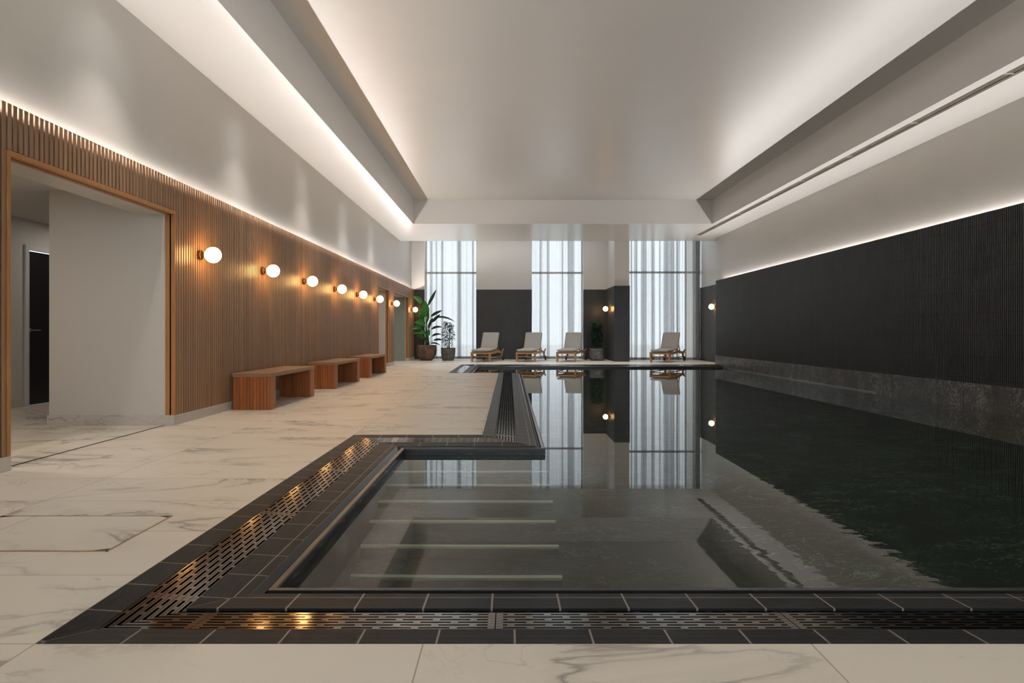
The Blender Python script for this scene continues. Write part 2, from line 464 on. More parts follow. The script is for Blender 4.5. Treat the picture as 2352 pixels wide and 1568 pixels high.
struct(w.build('wall_shower', M['terrazzo']), 'speckled green stone wall inside the last doorway', 'wall')
# corridor door
d = empty('door_1', (-6.35, 9.0, 0)); struct(d, 'black door in a white frame at the back of the corridor', 'door')
w = MB(); w.box(.0, .03, -.07, .0, 0, 2.12); w.box(0, .03, .9, .97, 0, 2.12); w.box(0, .03, 0, .9, 2.055, 2.12)
w.build('door_frame', M['whiteframe'], d, bevel=.004)
w = MB(); w.box(-.06, -.02, .0, .9, .005, 2.05); leaf = w.build('door_leaf', M['black'], d)
w = MB(); w.lathe([(.026,0),(.026,.008)], 16, 'x', (-.02,.07,1.0)); w.tube([(-.012,.07,1.0),(.03,.07,1.0),(.035,.09,1.0),(.035,.20,1.0)], .009)
tag(w.build('handle', M['steel'], leaf, smooth=False), 'brushed steel lever handle')

# right wall: plaster, fluted tile panel, marble plinth
w = MB(); w.box(WR, 7.1, Y0, 21.7, -.2, 4.1); w.box(6.84, 7.1, 21.7, 26.4, -.1, 4.8)
struct(w.build('wall_right', M['wall']), 'beige plaster wall above the fluted dark tiles', 'wall')
def ribs(mb, axis, face, a0, a1, z0, z1, period, depth, out):
    """ribbed face: flat ribs with chamfered flanks; axis = direction along the wall, out = +-1 outward"""
    n = max(1, int(round((a1-a0)/period))); p = (a1-a0)/n
    prof = []
    for k in range(n):
        a = a0 + k*p
        prof += [(a, -depth), (a+p*.36, -depth), (a+p*.44, -.15*depth), (a+p*.54, 0), (a+p*.82, 0), (a+p*.92, -.15*depth)]
    prof.append((a1, -depth))
    for (a, da), (b, db) in zip(prof[:-1], prof[1:]):
        def pt(s, dd, z): return (face+out*dd, s, z) if axis == 'y' else (s, face+out*dd, z)
        mb.quad([pt(a,da,z0), pt(b,db,z0), pt(b,db,z1), pt(a,da,z1)])
w = MB()
ribs(w, 'y', XR, 2.0, 21.2, .27, ZT+.02, .038, .018, -1)
w.box(XR+.020, XR+.08, Y0, 21.19, .27, ZT+.02)
struct(w.build('wall_right_tiles', M['flute'], fix=False), 'near black fluted tiles covering the lower right wall', 'wall panel')
w = MB(); w.box(6.40, 6.62, P[0], 21.2, -1.4, .27)
struct(w.build('wall_right_plinth', M['darkmarble']), 'dark grey veined marble plinth rising from the water', 'wall panel')
w = MB(); w.box(6.385, 6.40, 11.9, 20.44, -.078, -.068)  # strip added in place of a bright reflection on the waterline ledge
struct(w.build('trim_5', M['steel']), 'thin metal strip standing for the light reflected along the right waterline', 'trim')

# far wall with two tall window openings, pier and dark tile wainscot
WIN = [(-3.11, -1.21), (.85, 2.74)]
w = MB()
for x0, x1 in ((WL, WIN[0][0]), (WIN[0][1], WIN[1][0]), (WIN[1][1], 3.6)): w.box(x0, x1, YF, 25.95, 0, 4.8)
w.box(3.585, 4.085, 23.165, 25.95, 0, 4.8)
struct(w.build('wall_far', M['wall']), 'beige plaster end wall between the tall curtained windows', 'wall')
w = MB()
for x0, x1 in ((XL, WIN[0][0]), (WIN[0][1], WIN[1][0]), (WIN[1][1], 3.57)): ribs(w, 'x', YF-.015, x0, x1, 0, ZT, .0475, .008, -1)
ribs(w, 'x', 23.15, 3.57, 4.10, 0, ZT, .0585, .008, -1)
ribs(w, 'y', 3.57, 23.15, YF-.015, 0, ZT, .0475, .008, -1)
ribs(w, 'y', 6.82, 21.7, 24.5, 0, ZT, .0475, .008, -1)
struct(w.build('wall_far_tiles', M['flute'], fix=False), 'dark fluted tile wainscot of the end wall and pillar', 'wall panel')
w = MB()
for x0, x1 in ((XL, WIN[0][0]), (WIN[0][1], WIN[1][0]), (WIN[1][1], 3.57)): w.box(x0, x1, YF-.02, YF, ZT, ZT+.012)
w.box(3.565, 4.10, 23.145, 23.165, ZT, ZT+.012); w.box(3.565, 3.585, 23.145, YF, ZT, ZT+.012); w.box(6.815, 6.84, 21.7, 24.5, ZT, ZT+.012)
struct(w.build('trim_6', M['whiteframe']), 'thin pale capping along the dark end wainscot', 'trim')
# wall behind the viewpoint closes the room
w = MB(); w.box(-6.5, -2.6, Y0-.2, Y0, 0, 4.8); w.box(5.6, 7.1, Y0-.2, Y0, 0, 4.8); w.box(-2.6, 5.6, Y0-.2, Y0, 0, .3); w.box(-2.6, 5.6, Y0-.2, Y0, 3.7, 4.8)
struct(w.build('wall_back', M['wall']), 'beige end wall opposite the windows', 'wall')

# windows
def window(n, x0, x1, yy, zt, label, mull):
    r = empty('window_%d' % n, ((x0+x1)/2, yy, 0)); struct(r, label, 'window')
    h = (x1-x0)/2; fr = MB(); t = .06
    fr.box(-h, -h+t, 0, .08, 0, 4.75); fr.box(h-t, h, 0, .08, 0, 4.75)
    fr.box(-h+t, h-t, 0, .08, 0, .08); fr.box(-h+t, h-t, 0, .08, zt, zt+.07)
    for m_ in mull: fr.box(m_-.025, m_+.025, 0, .08, .08, 4.75)
    fr.build('frame', M['greyframe'], r)
    g = MB(); g.box(-h+t, h-t, .035, .045, .08, zt); g.box(-h+t, h-t, .035, .045, zt+.07, 4.75)
    g.build('pane', M['glass'], r)
window(1, WIN[0][0]-.12, WIN[0][1]+.12, 25.96, 3.22, 'tall window behind the left sheer curtain', [])
window(2, WIN[1][0]-.12, WIN[1][1]+.12, 25.96, 3.22, 'tall window behind the middle sheer curtain', [])
r = empty('window_4', (1.5, Y0-.12, .3)); struct(r, 'invented wide window behind the viewpoint, added for front light', 'window')  # unseen window added behind the camera to light surfaces that face it
fr = MB(); fr.box(-4.1,4.1,-.04,.04,0,.06); fr.box(-4.1,4.1,-.04,.04,3.34,3.4)
for k in range(6): fr.box(-4.1+k*1.63, -4.05+k*1.63, -.04, .04, .06, 3.34)
fr.build('frame', M['greyframe'], r)
fr = MB(); fr.box(-4.05, 4.05, -.005, .005, .06, 3.34); fr.build('pane', M['glass'], r)
window(3, 4.085, 6.84, 24.75, 3.13, 'wide tall window behind the right sheer curtain', [.95])

# sheer curtains
def curtain(x0, x1, yy, seed, label, clusters):
    rnd = random.Random(seed)
    xs = []; x = x0+.004; ph = 0
    pts = []
    sgn = 1
    while x < x1-.006:
        u = (x-x0)/(x1-x0)
        dens = 1.0
        for (cu, cw, k) in clusters:
            if abs(u-cu) < cw: dens *= k
        tight = rnd.random() < (.85 if dens > 1 else .45)
        p, amp = (rnd.uniform(.028, .055), rnd.uniform(.03, .065)) if tight else (rnd.uniform(.07, .17), rnd.uniform(.006, .025))
        p = min(p, x1-.004-x)
        if p < .01: break
        for k in range(8):
            q = k/8
            pts.append((x+p*q + (.35*p*math.sin(2*PI*q) if dens > 1 else 0)*.5, amp*math.sin(2*PI*q)))
        x += p
    pts.append((x1-.004, 0))
    mb = MB(); rows = [0.012, .9, 1.9, 3.0, 4.7]
    dr = [(rnd.uniform(-.012,.012)) for _ in rows]
    for r_, z in enumerate(rows):
        for (px, py) in pts:
            k = 1.0 - .12*r_/4
            mb.v.append((min(max(px+dr[r_]*math.sin(px*9+r_), x0+.003), x1-.003), yy+py*k, z))
    n = len(pts)
    for r_ in range(len(rows)-1):
        for k in range(n-1):
            mb.f.append((r_*n+k, r_*n+k+1, (r_+1)*n+k+1, (r_+1)*n+k))
    o = mb.build('sheer_curtain', M['sheer'], smooth=True, fix=False)
    # weighted hem
    hb = MB()
    for k in range(n-1):
        a, b = mb.v[k], mb.v[k+1]
        hb.quad([(a[0],a[1]-.004,.012),(b[0],b[1]-.004,.012),(b[0],b[1]-.004,.07),(a[0],a[1]-.004,.07)])
    hb.build('hem', M['sheer'], o, fix=False)
    tag(o, label, 'curtain', 'sheer curtains of the end wall')
    return o
curtain(WIN[0][0]-.0, WIN[0][1]+.0, 25.30, 3, 'white sheer floor length curtain behind the big leafy plant', [(.68,.1,1.9),(.95,.06,1.8)])
curtain(WIN[1][0], WIN[1][1], 25.30, 5, 'white sheer floor length curtain over the middle window between two loungers', [(.5,.07,1.8),(.66,.05,1.8),(.15,.05,1.5)])
curtain(4.10, 6.815, 24.35, 11, 'widest white sheer curtain, right of the dark pillar', [(.3,.1,1.6),(.55,.1,1.4),(.93,.07,2.2)])

# outdoors
w = MB(); w.quad([(-14,-30,-.06),(18,-30,-.06),(18,-3.2,-.06),(-14,-3.2,-.06)]); w.quad([(-14,26.0,-.06),(18,26.0,-.06),(18,60,-.06),(-14,60,-.06)])
struct(w.build('ground', M['paving'], fix=False), 'pale terrace outside the windows', 'ground')

# ------------------------------------------------------------------ pool
K = .06
EDGES = [  # corner, along, inward, length, mitre at start, mitre at end
    ((OX, P[0]), (1,0), (0,1), 6.40-OX, 1, 0),
    ((OX, P[0]), (0,1), (1,0), P[1]-P[0], 1, -1),
    ((OX, P[1]), (1,0), (0,-1), OX2-OX, 1, 1),
    ((OX2, P[1]), (0,1), (1,0), P[2]-P[1], -1, 1),
    ((OX2, P[2]), (-1,0), (0,1), OX2-OX, -1, -1),
    ((OX, P[2]), (0,1), (1,0), P[3]-P[2], 1, -1),
    ((OX, P[3]), (1,0), (0,-1), 6.40-OX, 1, 0)]
def at(e, t, s, z):
    (cx, cy), d, n = e[0], e[1], e[2]
    return (cx+d[0]*t+n[0]*s, cy+d[1]*t+n[1]*s, z)
def sweep(prof, name, mat, label, uoff=0.0):
    mb = MB()
    for e in EDGES:
        for (s0, z0), (s1, z1) in zip(prof[:-1], prof[1:]):
            ta, tb = e[4]*s0, e[3]+e[5]*s0; ua, ub = e[4]*s1, e[3]+e[5]*s1
            # v runs along the surface so that steep faces keep the ribs
            mb.quad([at(e,ta,s0,z0), at(e,tb,s0,z0), at(e,ub,s1,z1), at(e,ua,s1,z1)],
                    [(ta+50+uoff,s0),(tb+50+uoff,s0),(ub+50+uoff,s1),(ua+50+uoff,s1)])
    o = mb.build(name, mat)
    return struct(o, label, 'pool edge')
sweep([(0,0),(.119,-K*.119),(.119,-.05)], 'pool_kerb', M['kerb'], 'outer row of dark ribbed tiles round the pool')
sweep([(.119,-.04),(.119,-.11),(.319,-.11),(.319,-.05)], 'drain_channel', M['channel'], 'black drain channel under the slotted grates')
sweep([(.319,-.06),(.319,-K*.319),(.438,-K*.438),(.484,-K*.484)], 'pool_coping', M['kerb'], 'inner rows of dark ribbed tiles beside the slotted grates', .08)
sweep([(.484,-K*.484),(.488,-.0305),(.514,-.052),(.514,-.075),(.531,-.075),(.531,-.036),(.533,-.034),(.556,-.034),(.563,-.038),(.565,-.045),(.565,-.072)],
      'pool_coping_edge', M['bead'], 'glazed dark edge bead with finger groove at the water')
# grout along the mitred corners
jt = MB()
for i, e in enumerate(EDGES):
    if e[4] == 0: continue
    for s0, s1, z0, z1 in ((.004,.116,0,0),(.322,.437,0,0)):
        m_ = e[4]; hw = .003
        A = at(e, m_*s0, s0, -K*s0+.0006); B = at(e, m_*s1, s1, -K*s1+.0006)
        d_ = (Vector(B)-Vector(A)); d_.z = 0; d_.normalize(); n_ = Vector((-d_.y, d_.x, 0))*hw
        jt.quad([Vector(A)-n_, Vector(B)-n_, Vector(B)+n_, Vector(A)+n_])
struct(jt.build('corner_joints', M['grout'], fix=False), 'pale grout lines along the mitred kerb corners', 'pool edge')
# shell below
mb = MB(); S = .565; ZB = -1.40
for e in EDGES:
    ta, tb = e[4]*S, e[3]+e[5]*S
    mb.quad([at(e,ta,S,-.07), at(e,tb,S,-.07), at(e,tb,S,ZB), at(e,ta,S,ZB)])
struct(mb.build('pool_shell', M['blackmarble']), 'black veined marble walls of the pool', 'pool')
mb = MB(); mb.quad([(-1.2,2.3,ZB),(6.5,2.3,ZB),(6.5,20.8,ZB),(-1.2,20.8,ZB)])
struct(mb.build('pool_floor', M['greenmarble'], fix=False), 'dark green veined marble bottom of the pool', 'pool')
wz = -.085; ix, ix2 = OX+S+.001, OX2+S+.001
poly = [(ix,P[0]+S),(6.399,P[0]+S),(6.399,P[3]-S),(ix,P[3]-S),(ix,P[2]+S),(ix2,P[2]+S),(ix2,P[1]-S),(ix,P[1]-S)]
mb = MB(); mb.quad([(x,y,wz) for x,y in poly])
struct(mb.build('pool_water', M['water'], fix=False), 'still clear pool water mirroring the curtains', 'water')
# steps down into the near basin
st = MB(); spec = [(5.25,.09),(4.97,.26),(4.69,.43),(4.40,.59),(4.12,.76),(3.85,.937),(3.57,1.11)]
yb = P[1]-S
for k, (yy, dp) in enumerate(spec):
    back = spec[k-1][0] if k else yb
    st.box(ix, .302, yy, back, ZB, wz-dp)
so = struct(st.build('pool_steps', M['greenmarble']), 'flight of marble steps under water in the near basin', 'steps')
for yy, dp in spec:
    s_ = MB(); s_.box(ix+.002, .302, yy-.004, yy+.034, wz-dp-.03, wz-dp+.003)
    tag(s_.build('nosing_strip', M['strip'], so), 'pale anti slip strip')

# grates
def grate_bars(mb, e, t0, t1, m0, m1, phase=0.0):
    """slotted grate arm: t0/t1 end distances, m0/m1 mitre factors (t = t0 + m*s)"""
    sa, sb, rows = .1225, .3155, 7
    pitch = (sb-sa)/rows; sw = .010; th = .012
    def piece(s0, s1, a0, a1, b0, b1):
        zt0, zt1 = -.0075-.095*(s0-.119), -.0075-.095*(s1-.119)
        top = [at(e,a0,s0,zt0), at(e,b0,s0,zt0), at(e,b1,s1,zt1), at(e,a1,s1,zt1)]
        bot = [(p[0],p[1],p[2]-th) for p in top]
        mb.prism(bot, top)
    def ends(s): return (t0+m0*s, t1+m1*s)
    cur = sa
    for r in range(rows+1):
        nxt = sa + r*pitch + (pitch-sw)/2 if r < rows else sb
        mid = (cur+nxt)/2
        for q0, q1 in ((cur, mid-.0009), (mid+.0009, nxt)):
            (a0,b0), (a1,b1) = ends(q0), ends(q1)
            piece(q0, q1, a0, a1, b0, b1)
        if r == rows: break
        s0, s1 = nxt, nxt+sw
        (a0,b0), (a1,b1) = ends(s0), ends(s1)
        per, br = .127, .024
        # end bridges
        if m0 == 0: piece(s0, s1, a0, a1, a0+br, a1+br)
        if m1 == 0: piece(s0, s1, b0-br, b1-br, b0, b1)
        x = math.floor(max(a0,a1)/per)*per + (per/2 if r % 2 else 0)
        while x < min(b0,b1)-br:
            if x > max(a0,a1)+.03 and x+br < min(b0,b1)-.02: piece(s0, s1, x, x, x+br, x+br)
            x += per
        cur = s1
ORD = ['first','second','third','fourth','fifth','sixth','seventh','eighth','ninth','tenth','eleventh']
CU = .42
def grate(parts, label):
    mb = MB()
    for p in parts: grate_bars(mb, *p)
    o = mb.build('drain_grate', M['grate'], bevel=0)
    tag(o, label, 'drain grate', 'slotted drain grates in the pool edge')
E = EDGES
g = .0015
grate([(E[0],0,CU,1,0),(E[1],0,CU,1,0)], 'L shaped slotted bronze grate at the near left pool corner')
def run(e, a, b, fmt, flip=False, n=None):
    n = n or max(1, round(b-a)); step = (b-a)/n
    for k in range(n):
        lab = fmt % ORD[(n-1-k) if flip else k]
        grate([(e, a+k*step+g, a+(k+1)*step-g, 0, 0)], lab)
run(E[0], CU, CU+7.0, '%s straight slotted grate along the front pool edge, counted from the corner', n=7)
run(E[1], CU, E[1][3]-CU, '%s straight slotted grate along the near basin side, counted from the front corner', n=3)
grate([(E[1],E[1][3]-CU+2*g,E[1][3],0,-1),(E[2],0,CU,1,0)], 'L shaped slotted grate at the far corner of the near basin')
run(E[2], CU, OX2-OX-.05, 'slotted grate on the %s short side of the deck facing the near basin', n=1)
grate([(E[2],OX2-OX-.05+2*g,OX2-OX,0,1),(E[3],0,.05,-1,0)], 'slotted corner grate at the near tip of the marble deck')
run(E[3], .05, E[3][3], '%s slotted grate along the deck beside the main pool, counted from the camera end', n=10)
run(E[5], CU, E[5][3]-.3, '%s slotted grate on the far pool recess, counted towards the loungers', n=4)
run(E[6], .4, 7.4, '%s slotted grate along the far pool edge before the loungers, counted from the plants', n=7)

# access cover in the floor
hx0, hx1, hy0, hy1 = -2.66, -1.765, 3.0, 3.585
h = empty('floor_hatch', ((hx0+hx1)/2, (hy0+hy1)/2, 0)); tag(h, 'flush marble access cover with thin brass edge in the floor', 'access cover')
a, b_ = (hx1-hx0)/2, (hy1-hy0)/2
q = MB(); t = .006
for (x0,x1,y0,y1) in ((-a,a,-b_,-b_+t),(-a,a,b_-t,b_),(-a,-a+t,-b_,b_),(a-t,a,-b_,b_)): q.box(x0,x1,y0,y1,.0002,.003)
q.build('frame', M['brass'], h)
q = MB(); q.box(-a+t+.003, a-t-.003, -b_+t+.003, b_-t-.003, .0002, .0025); q.build('lid', M['floor'], h)
for sx, sy in ((1,1),(1,-1),(-1,1),(-1,-1)):
    q = MB(); q.quad([(sx*(a-.008),sy*(b_-.008),.0032),(sx*(a-.075),sy*(b_-.008),.0032),(sx*(a-.008),sy*(b_-.04),.0032)]); q.build('corner_plate', M['darksteel'], h, fix=False)

# slot vents in the right soffit
yv = [SY - 1.9*k for k in range(11)]
for k in range(10):
    y1, y0 = yv[k], yv[k]-1.9
    r = empty('slot_vent', ((SX0+SX1)/2, (y0+y1)/2, ZS+.03))
    hw = (SX1-SX0)/2; hl = .95
    q = MB(); q.box(-hw, hw, -hl+.01, hl-.01, .03, .05)
    q.build('back_plate', M['vent'], r)
    q = MB()
    for i in range(7):
        xx = -hw+.008+i*(2*hw-.016)/6
        q.box(xx-.004, xx+.004, -hl+.01, hl-.01, .0, .03)
    q.build('blade', M['vent'], r)
    q = MB(); q.box(-hw, hw, hl-.012, hl, -.01, .05); q.build('end_cap', M['whiteframe'], r)
    tag(r, 'beige linear slot vent in the right soffit, %s from the window end' % ORD[k], 'vent', 'slot vents in the right soffit')

# strip lights in the coves
def led(name, xw, xr, z, mat, label):
    """strip tilted towards the room: xw = edge by the wall, xr = edge by the room"""
    q = MB(); n = 28; ya, yb2 = Y0+.1, 24.9 if xw < 0 else 21.15
    for k in range(n):
        p0 = ya+(yb2-ya)*k/n; p1 = ya+(yb2-ya)*(k+1)/n
        q.quad([(xw,p0,z+.006),(xr,p0,z-.006),(xr,p1,z-.006),(xw,p1,z+.006)])
    o = q.build(name, mat, fix=False); tag(o, label, 'strip light', kind='thing')
    pr = MB(); xa = (WL-.001, xw-.001) if xw < 0 else (xw+.001, WR+.001)
    pr.box(xa[0], xa[1], ya, yb2, z-.012, z-.006); pr.build('mounting_profile', M['steel'], o)
led('strip_light', -3.585, -3.579, ZT-.018, M['led_l'], 'white strip light glowing behind the top of the wooden slats')
led('strip_light', 6.6305, 6.6235, ZT+.012, M['led_r'], 'white strip light glowing above the fluted black tiles')

# ------------------------------------------------------------------ globe wall lamps  (+X is away from the wall)
def make_lamp():
    r = empty('wall_lamp', (0,0,0))
    q = MB(); q.lathe([(.001,0),(.052,0),(.055,.006),(.055,.030),(.050,.036),(.001,.036)], 28, 'x'); q.build('wall_plate', M['bronze'], r, smooth=True)
    q = MB(); q.lathe([(.034,.036),(.036,.040),(.030,.055),(.040,.066),(.052,.074),(.050,.080),(.03,.082)], 28, 'x'); q.build('neck', M['brass'], r, smooth=True)
    q = MB(); R = .089; q.lathe([(R*math.sin(PI*k/20)+.0005, .160-R*math.cos(PI*k/20)) for k in range(21)], 32, 'x'); q.build('globe', M['globe'], r, smooth=True)
    return r
lamps = [(XL, 1568*3.35/(1169-x), 1.842, 0, lab) for x, lab in (
    (487.5, 'lit globe wall lamp nearest the wide doorway'), (626, 'second lit globe wall lamp from the wide doorway'),
    (716.5, 'third lit globe wall lamp from the wide doorway, above the gap between benches'), (784.5, 'fourth lit globe wall lamp from the wide doorway'),
    (833.5, 'fifth lit globe wall lamp from the wide doorway, above the last bench'), (872, 'lit globe wall lamp just before the first narrow doorway'),
    (909, 'lit globe wall lamp on the slatted pier between the narrow doorways'), (955, 'lit globe wall lamp in the far corner beside the big leafy plant'))]
lamps[6] = (XL, 20.3, 1.842, 0, lamps[6][4]); lamps[7] = (XL, 24.35, 1.80, 0, lamps[7][4])
lamps += [(3.57, 24.1, 1.82, PI, 'lit globe wall lamp on the side of the dark pillar'),
          (6.82, 22.45, 1.83, PI, 'lit globe wall lamp right of the widest curtain')]
proto = make_lamp()
for k, (x, y, z, rz, lab) in enumerate(lamps):
    o = proto if k == 0 else copy_tree(proto)
    o.location = (x, y, z); o.rotation_euler = (0,0,rz)
    tag(o, lab, 'wall lamp', 'globe wall lamps')

# ------------------------------------------------------------------ benches
def make_bench(Ln=1.96, W=.475, H=.458):
    r = empty('bench', (0,0,0))
    q = MB(); q.box(0, W, 0, Ln, H-.05, H); q.build('bench_top', M['benchtop'], r, bevel=.004)
    for y0 in (0.005, Ln-.215):
        q = MB(); n = 11; p = (W-.008)/n
        q.box(.012, W-.012, y0+.012, y0+.198, .004, H-.05)
        for k in range(n):
            xa = .004+k*p
            q.box(xa+.0025, xa+p-.0025, y0, y0+.014, 0, H-.051)
            q.box(xa+.0025, xa+p-.0025, y0+.196, y0+.21, 0, H-.051)
        for xa in (.004, W-.018): q.box(xa, xa+.014, y0+.0145, y0+.1955, 0, H-.051)
        q.build('leg', M['bench'], r, bevel=.0015)
    return r
bp = make_bench()
for k, (y, lab) in enumerate(((8.54, 'slatted wooden bench nearest the wide doorway'), (11.72, 'middle wooden bench of the three along the slatted wall'), (14.68, 'wooden bench farthest along the slatted wall, by the narrow doorways'))):
    o = bp if k == 0 else copy_tree(bp)
    o.location = (-3.46, y, 0); tag(o, lab, 'bench', 'wooden benches along the slatted wall')

# ------------------------------------------------------------------ loungers (foot end at y=0, head towards +y)
def make_lounger():
    r = empty('sun_lounger', (0,0,0)); W = .31
    # side rails: straight, then sweeping up to the handles at the head
    for s in (-1, 1):
        q = MB(); n = 16; x0, x1 = s*W-.018, s*W+.018
        prev = None
        for k in range(n+1):
            y = 1.95*k/n; u = max(0, (y-1.45)/.5)
            zt = .335 + .055*math.exp(-((y-1.05)/.28)**2) + .075*u*u - .02*math.sin(PI*min(1,u))
            th = .075 + .02*math.exp(-((y-1.05)/.3)**2) - .035*u
            cur = [(x0,y,zt-th),(x1,y,zt-th),(x1,y,zt),(x0,y,zt)]
            if prev:
                i = len(q.v); q.v += prev+cur
                for a, b in ((0,1),(1,2),(2,3),(3,0)): q.f.append((i+a,i+b,i+4+b,i+4+a))
                if k == 1: q.f.append((i,i+1,i+2,i+3))
                if k == n: q.f.append((i+4,i+5,i+6,i+7))
            prev = cur
        q.build('side_rail', M['teak'], r)
    q = MB()
    for y in (.02, 1.0, 1.9): q.box(-W, W, y-.018, y+.018, .265, .32)
    for k in range(11): q.box(-W+.01, W-.01, .06+k*.095, .125+k*.095, .318, .334)
    q.box(-.02, .02, .02, 1.9, .30, .32)
    q.build('slat_deck', M['teak'], r)
    q = MB(); q.box(-W, W, .10, .13, .16, .195); q.build('stretcher', M['teak'], r)
    for s in (-1, 1):
        q = MB(); x = s*W
        q.prism([(x-.028,.07,0),(x+.028,.07,0),(x+.028,.125,0),(x-.028,.125,0)], [(x-.03,.04,.29),(x+.03,.04,.29),(x+.03,.16,.29),(x-.03,.16,.29)])
        q.build('leg', M['teak'], r, bevel=.004)
        q = MB()
        q.prism([(x-.022,1.70,.075),(x+.022,1.70,.075),(x+.022,1.75,.075),(x-.022,1.75,.075)], [(x-.025,1.60,.28),(x+.025,1.60,.28),(x+.025,1.72,.30),(x-.025,1.72,.30)])
        lg = q.build('leg', M['teak'], r)
        q = MB(); q.lathe([(.02,-.022),(.075,-.022),(.08,-.014),(.08,.014),(.075,.022),(.02,.022)], 24, 'x', (x+s*.048,1.72,.08))
        tag(q.build('wheel', M['rubber'], r, smooth=False), 'dark wooden wheel')
        q = MB(); q.beam((x-s*.005,.11,.15),(x-s*.005,1.70,.15),.03,.028); q.build('stretcher', M['teak'], r)
    q = MB(); q.tube([(-W-.05,1.72,.08),(W+.05,1.72,.08)], .012); q.build('axle', M['steel'], r)
    # back frame and prop
    hinge = Vector((0,1.12,.36)); ang = math.radians(60)
    d = Vector((0, math.cos(ang), math.sin(ang))); nrm = Vector((0,-math.sin(ang), math.cos(ang)))
    q = MB()
    for s in (-.26, .26): q.beam(hinge+Vector((s,0,0)), hinge+d*.66+Vector((s,0,0)), .035, .025, up=nrm)
    for k in range(7): 
        c0 = hinge+d*(.05+k*.095); q.beam(c0+Vector((-.27,0,0)), c0+Vector((.27,0,0)), .06, .014, up=nrm)
    q.build('back_frame', M['teak'], r)
    for s in (-.22,.22):
        q = MB(); q.beam(hinge+d*.38+Vector((s,0,0)), (s,1.66,.33), .025, .02, up=(1,0,0)); q.build('back_prop', M['teak'], r)
    # cushions
    def pad(path, w, th):
        """path = list of (point, normal); rounded slab"""
        mb = MB(); ring = []
        n = len(path); m_ = 12
        for k, (p, nn) in enumerate(path):
            e0 = min(k, n-1-k); kx = 1.0 if e0 > 0 else .94
            rr = []
            for j in range(m_):
                a = 2*PI*j/m_; cx, sy = math.cos(a), math.sin(a)
                ex = abs(cx)**.35*(1 if cx >= 0 else -1); ey = abs(sy)**.55*(1 if sy >= 0 else -1)
                rr.append(p + Vector((ex*w/2*kx,0,0)) + nn*(ey*th/2*(1 if e0 > 0 else .5)))
            ring.append(rr)
        for rr in ring: mb.v += [tuple(p) for p in rr]
        for k in range(n-1):
            for j in range(m_):
                mm = (j+1) % m_; mb.f.append((k*m_+j, k*m_+mm, (k+1)*m_+mm, (k+1)*m_+j))
        mb.f.append(tuple(range(m_))); mb.f.append(tuple((n-1)*m_+j for j in range(m_)))
        return mb
    up = Vector((0,0,1))
    pth = [(Vector((0,y,.388+.035*math.exp(-((y-1.0)/.3)**2))), up) for y in (-.03,-.005,.08,.3,.5,.7,.85,1.0,1.09,1.12)]
    pad(pth, .60, .085).build('seat_cushion', M['cushion'], r, smooth=True)
    off = nrm*.065
    pth = [(hinge+off+d*k, nrm) for k in (.02,.045,.15,.3,.45,.58,.655,.68)]
    pad(pth, .60, .085).build('back_cushion', M['cushion'], r, smooth=True)
    return r
lp = make_lounger()
LG = [(-.965, 22.75, -14, 'teak sun lounger nearest the big leafy plant, leftmost of the four'),
      (.545, 22.8, -14, 'teak sun lounger between the leftmost one and the one by the stone pot'),
      (1.895, 22.8, -17, 'teak sun lounger beside the veined stone pot'),
      (4.93, 22.4, -30, 'teak sun lounger alone in front of the widest curtain')]
for k, (x, y, a, lab) in enumerate(LG):
    o = lp if k == 0 else copy_tree(lp)
    o.location = (x, y, 0); o.rotation_euler = (0,0,math.radians(a)); tag(o, lab, 'sun lounger', 'sun loungers by the end wall')

# ------------------------------------------------------------------ plants
def pot(prof, mat, parent, soil_z, soil_r):
    q = MB(); q.lathe(prof, 40); q.build('pot', mat, parent, smooth=True)
    q = MB(); q.lathe([(.002,soil_z-.02),(soil_r,soil_z-.02),(soil_r,soil_z),(.002,soil_z+.015)], 24); q.build('soil', M['soil'], parent)
def big_leaf(base, tip_dir, length, width, droop, roll, mat, parent, stem_from, lit=0):
    """paddle leaf with folded midrib and its stalk"""
    b = Vector(base); d = Vector(tip_dir).normalized()
    side = d.cross(Vector((0,0,1)))
    if side.length < .2: side = Vector((1,0,0))
    if lit: side = d.cross(Vector((.15,-1,.55)))
    side.normalize(); side = Matrix.Rotation(roll, 3, d) @ side
    nn = side.cross(d)
    q = MB(); n = 12; rows = []
    p = b.copy(); dd = d.copy()
    for k in range(n+1):
        u = k/n
        wv = width/2*(math.sin(PI*min(1, u*.92+.08))**.75)*(1-.25*u) if k < n else .004
        nn2 = side.cross(dd).normalized()
        rows.append([p - side*wv + nn2*wv*.35, p - side*wv*.5 + nn2*wv*.10, p, p + side*wv*.5 + nn2*wv*.10, p + side*wv + nn2*wv*.35])
        p = p + dd*(length/n); dd = (dd + Vector((0,0,-droop/n))).normalized()
    for rr in rows: q.v += [tuple(x) for x in rr]
    for k in range(n):
        for j in range(4): q.f.append((k*5+j, k*5+j+1, (k+1)*5+j+1, (k+1)*5+j))
    q.build('leaf', mat, parent, smooth=True, fix=False)
    s = MB(); a = Vector(stem_from); c1 = a + Vector((0,0,(b.z-a.z)*.6)) + (b-a)*.1
    pts = [a*(1-t)**2 + c1*2*t*(1-t) + b*t*t for t in [k/8 for k in range(9)]]
    s.tube(pts, [.014-.008*k/8 for k in range(9)], 7); s.build('stem', M['stem'], parent, smooth=True)

# big strelitzia in the rust brown bowl
r1 = empty('potted_plant', (-2.91, 24.1, 0)); tag(r1, 'tall broad leaved plant in a rust brown bowl pot', 'potted plant')
pot([(.002,0),(.20,0),(.215,.02),(.26,.07),(.33,.18),(.358,.30),(.358,.42),(.345,.53),(.335,.545),(.315,.545),(.31,.50),(.002,.49)], M['potbrown'], r1, .51, .30)
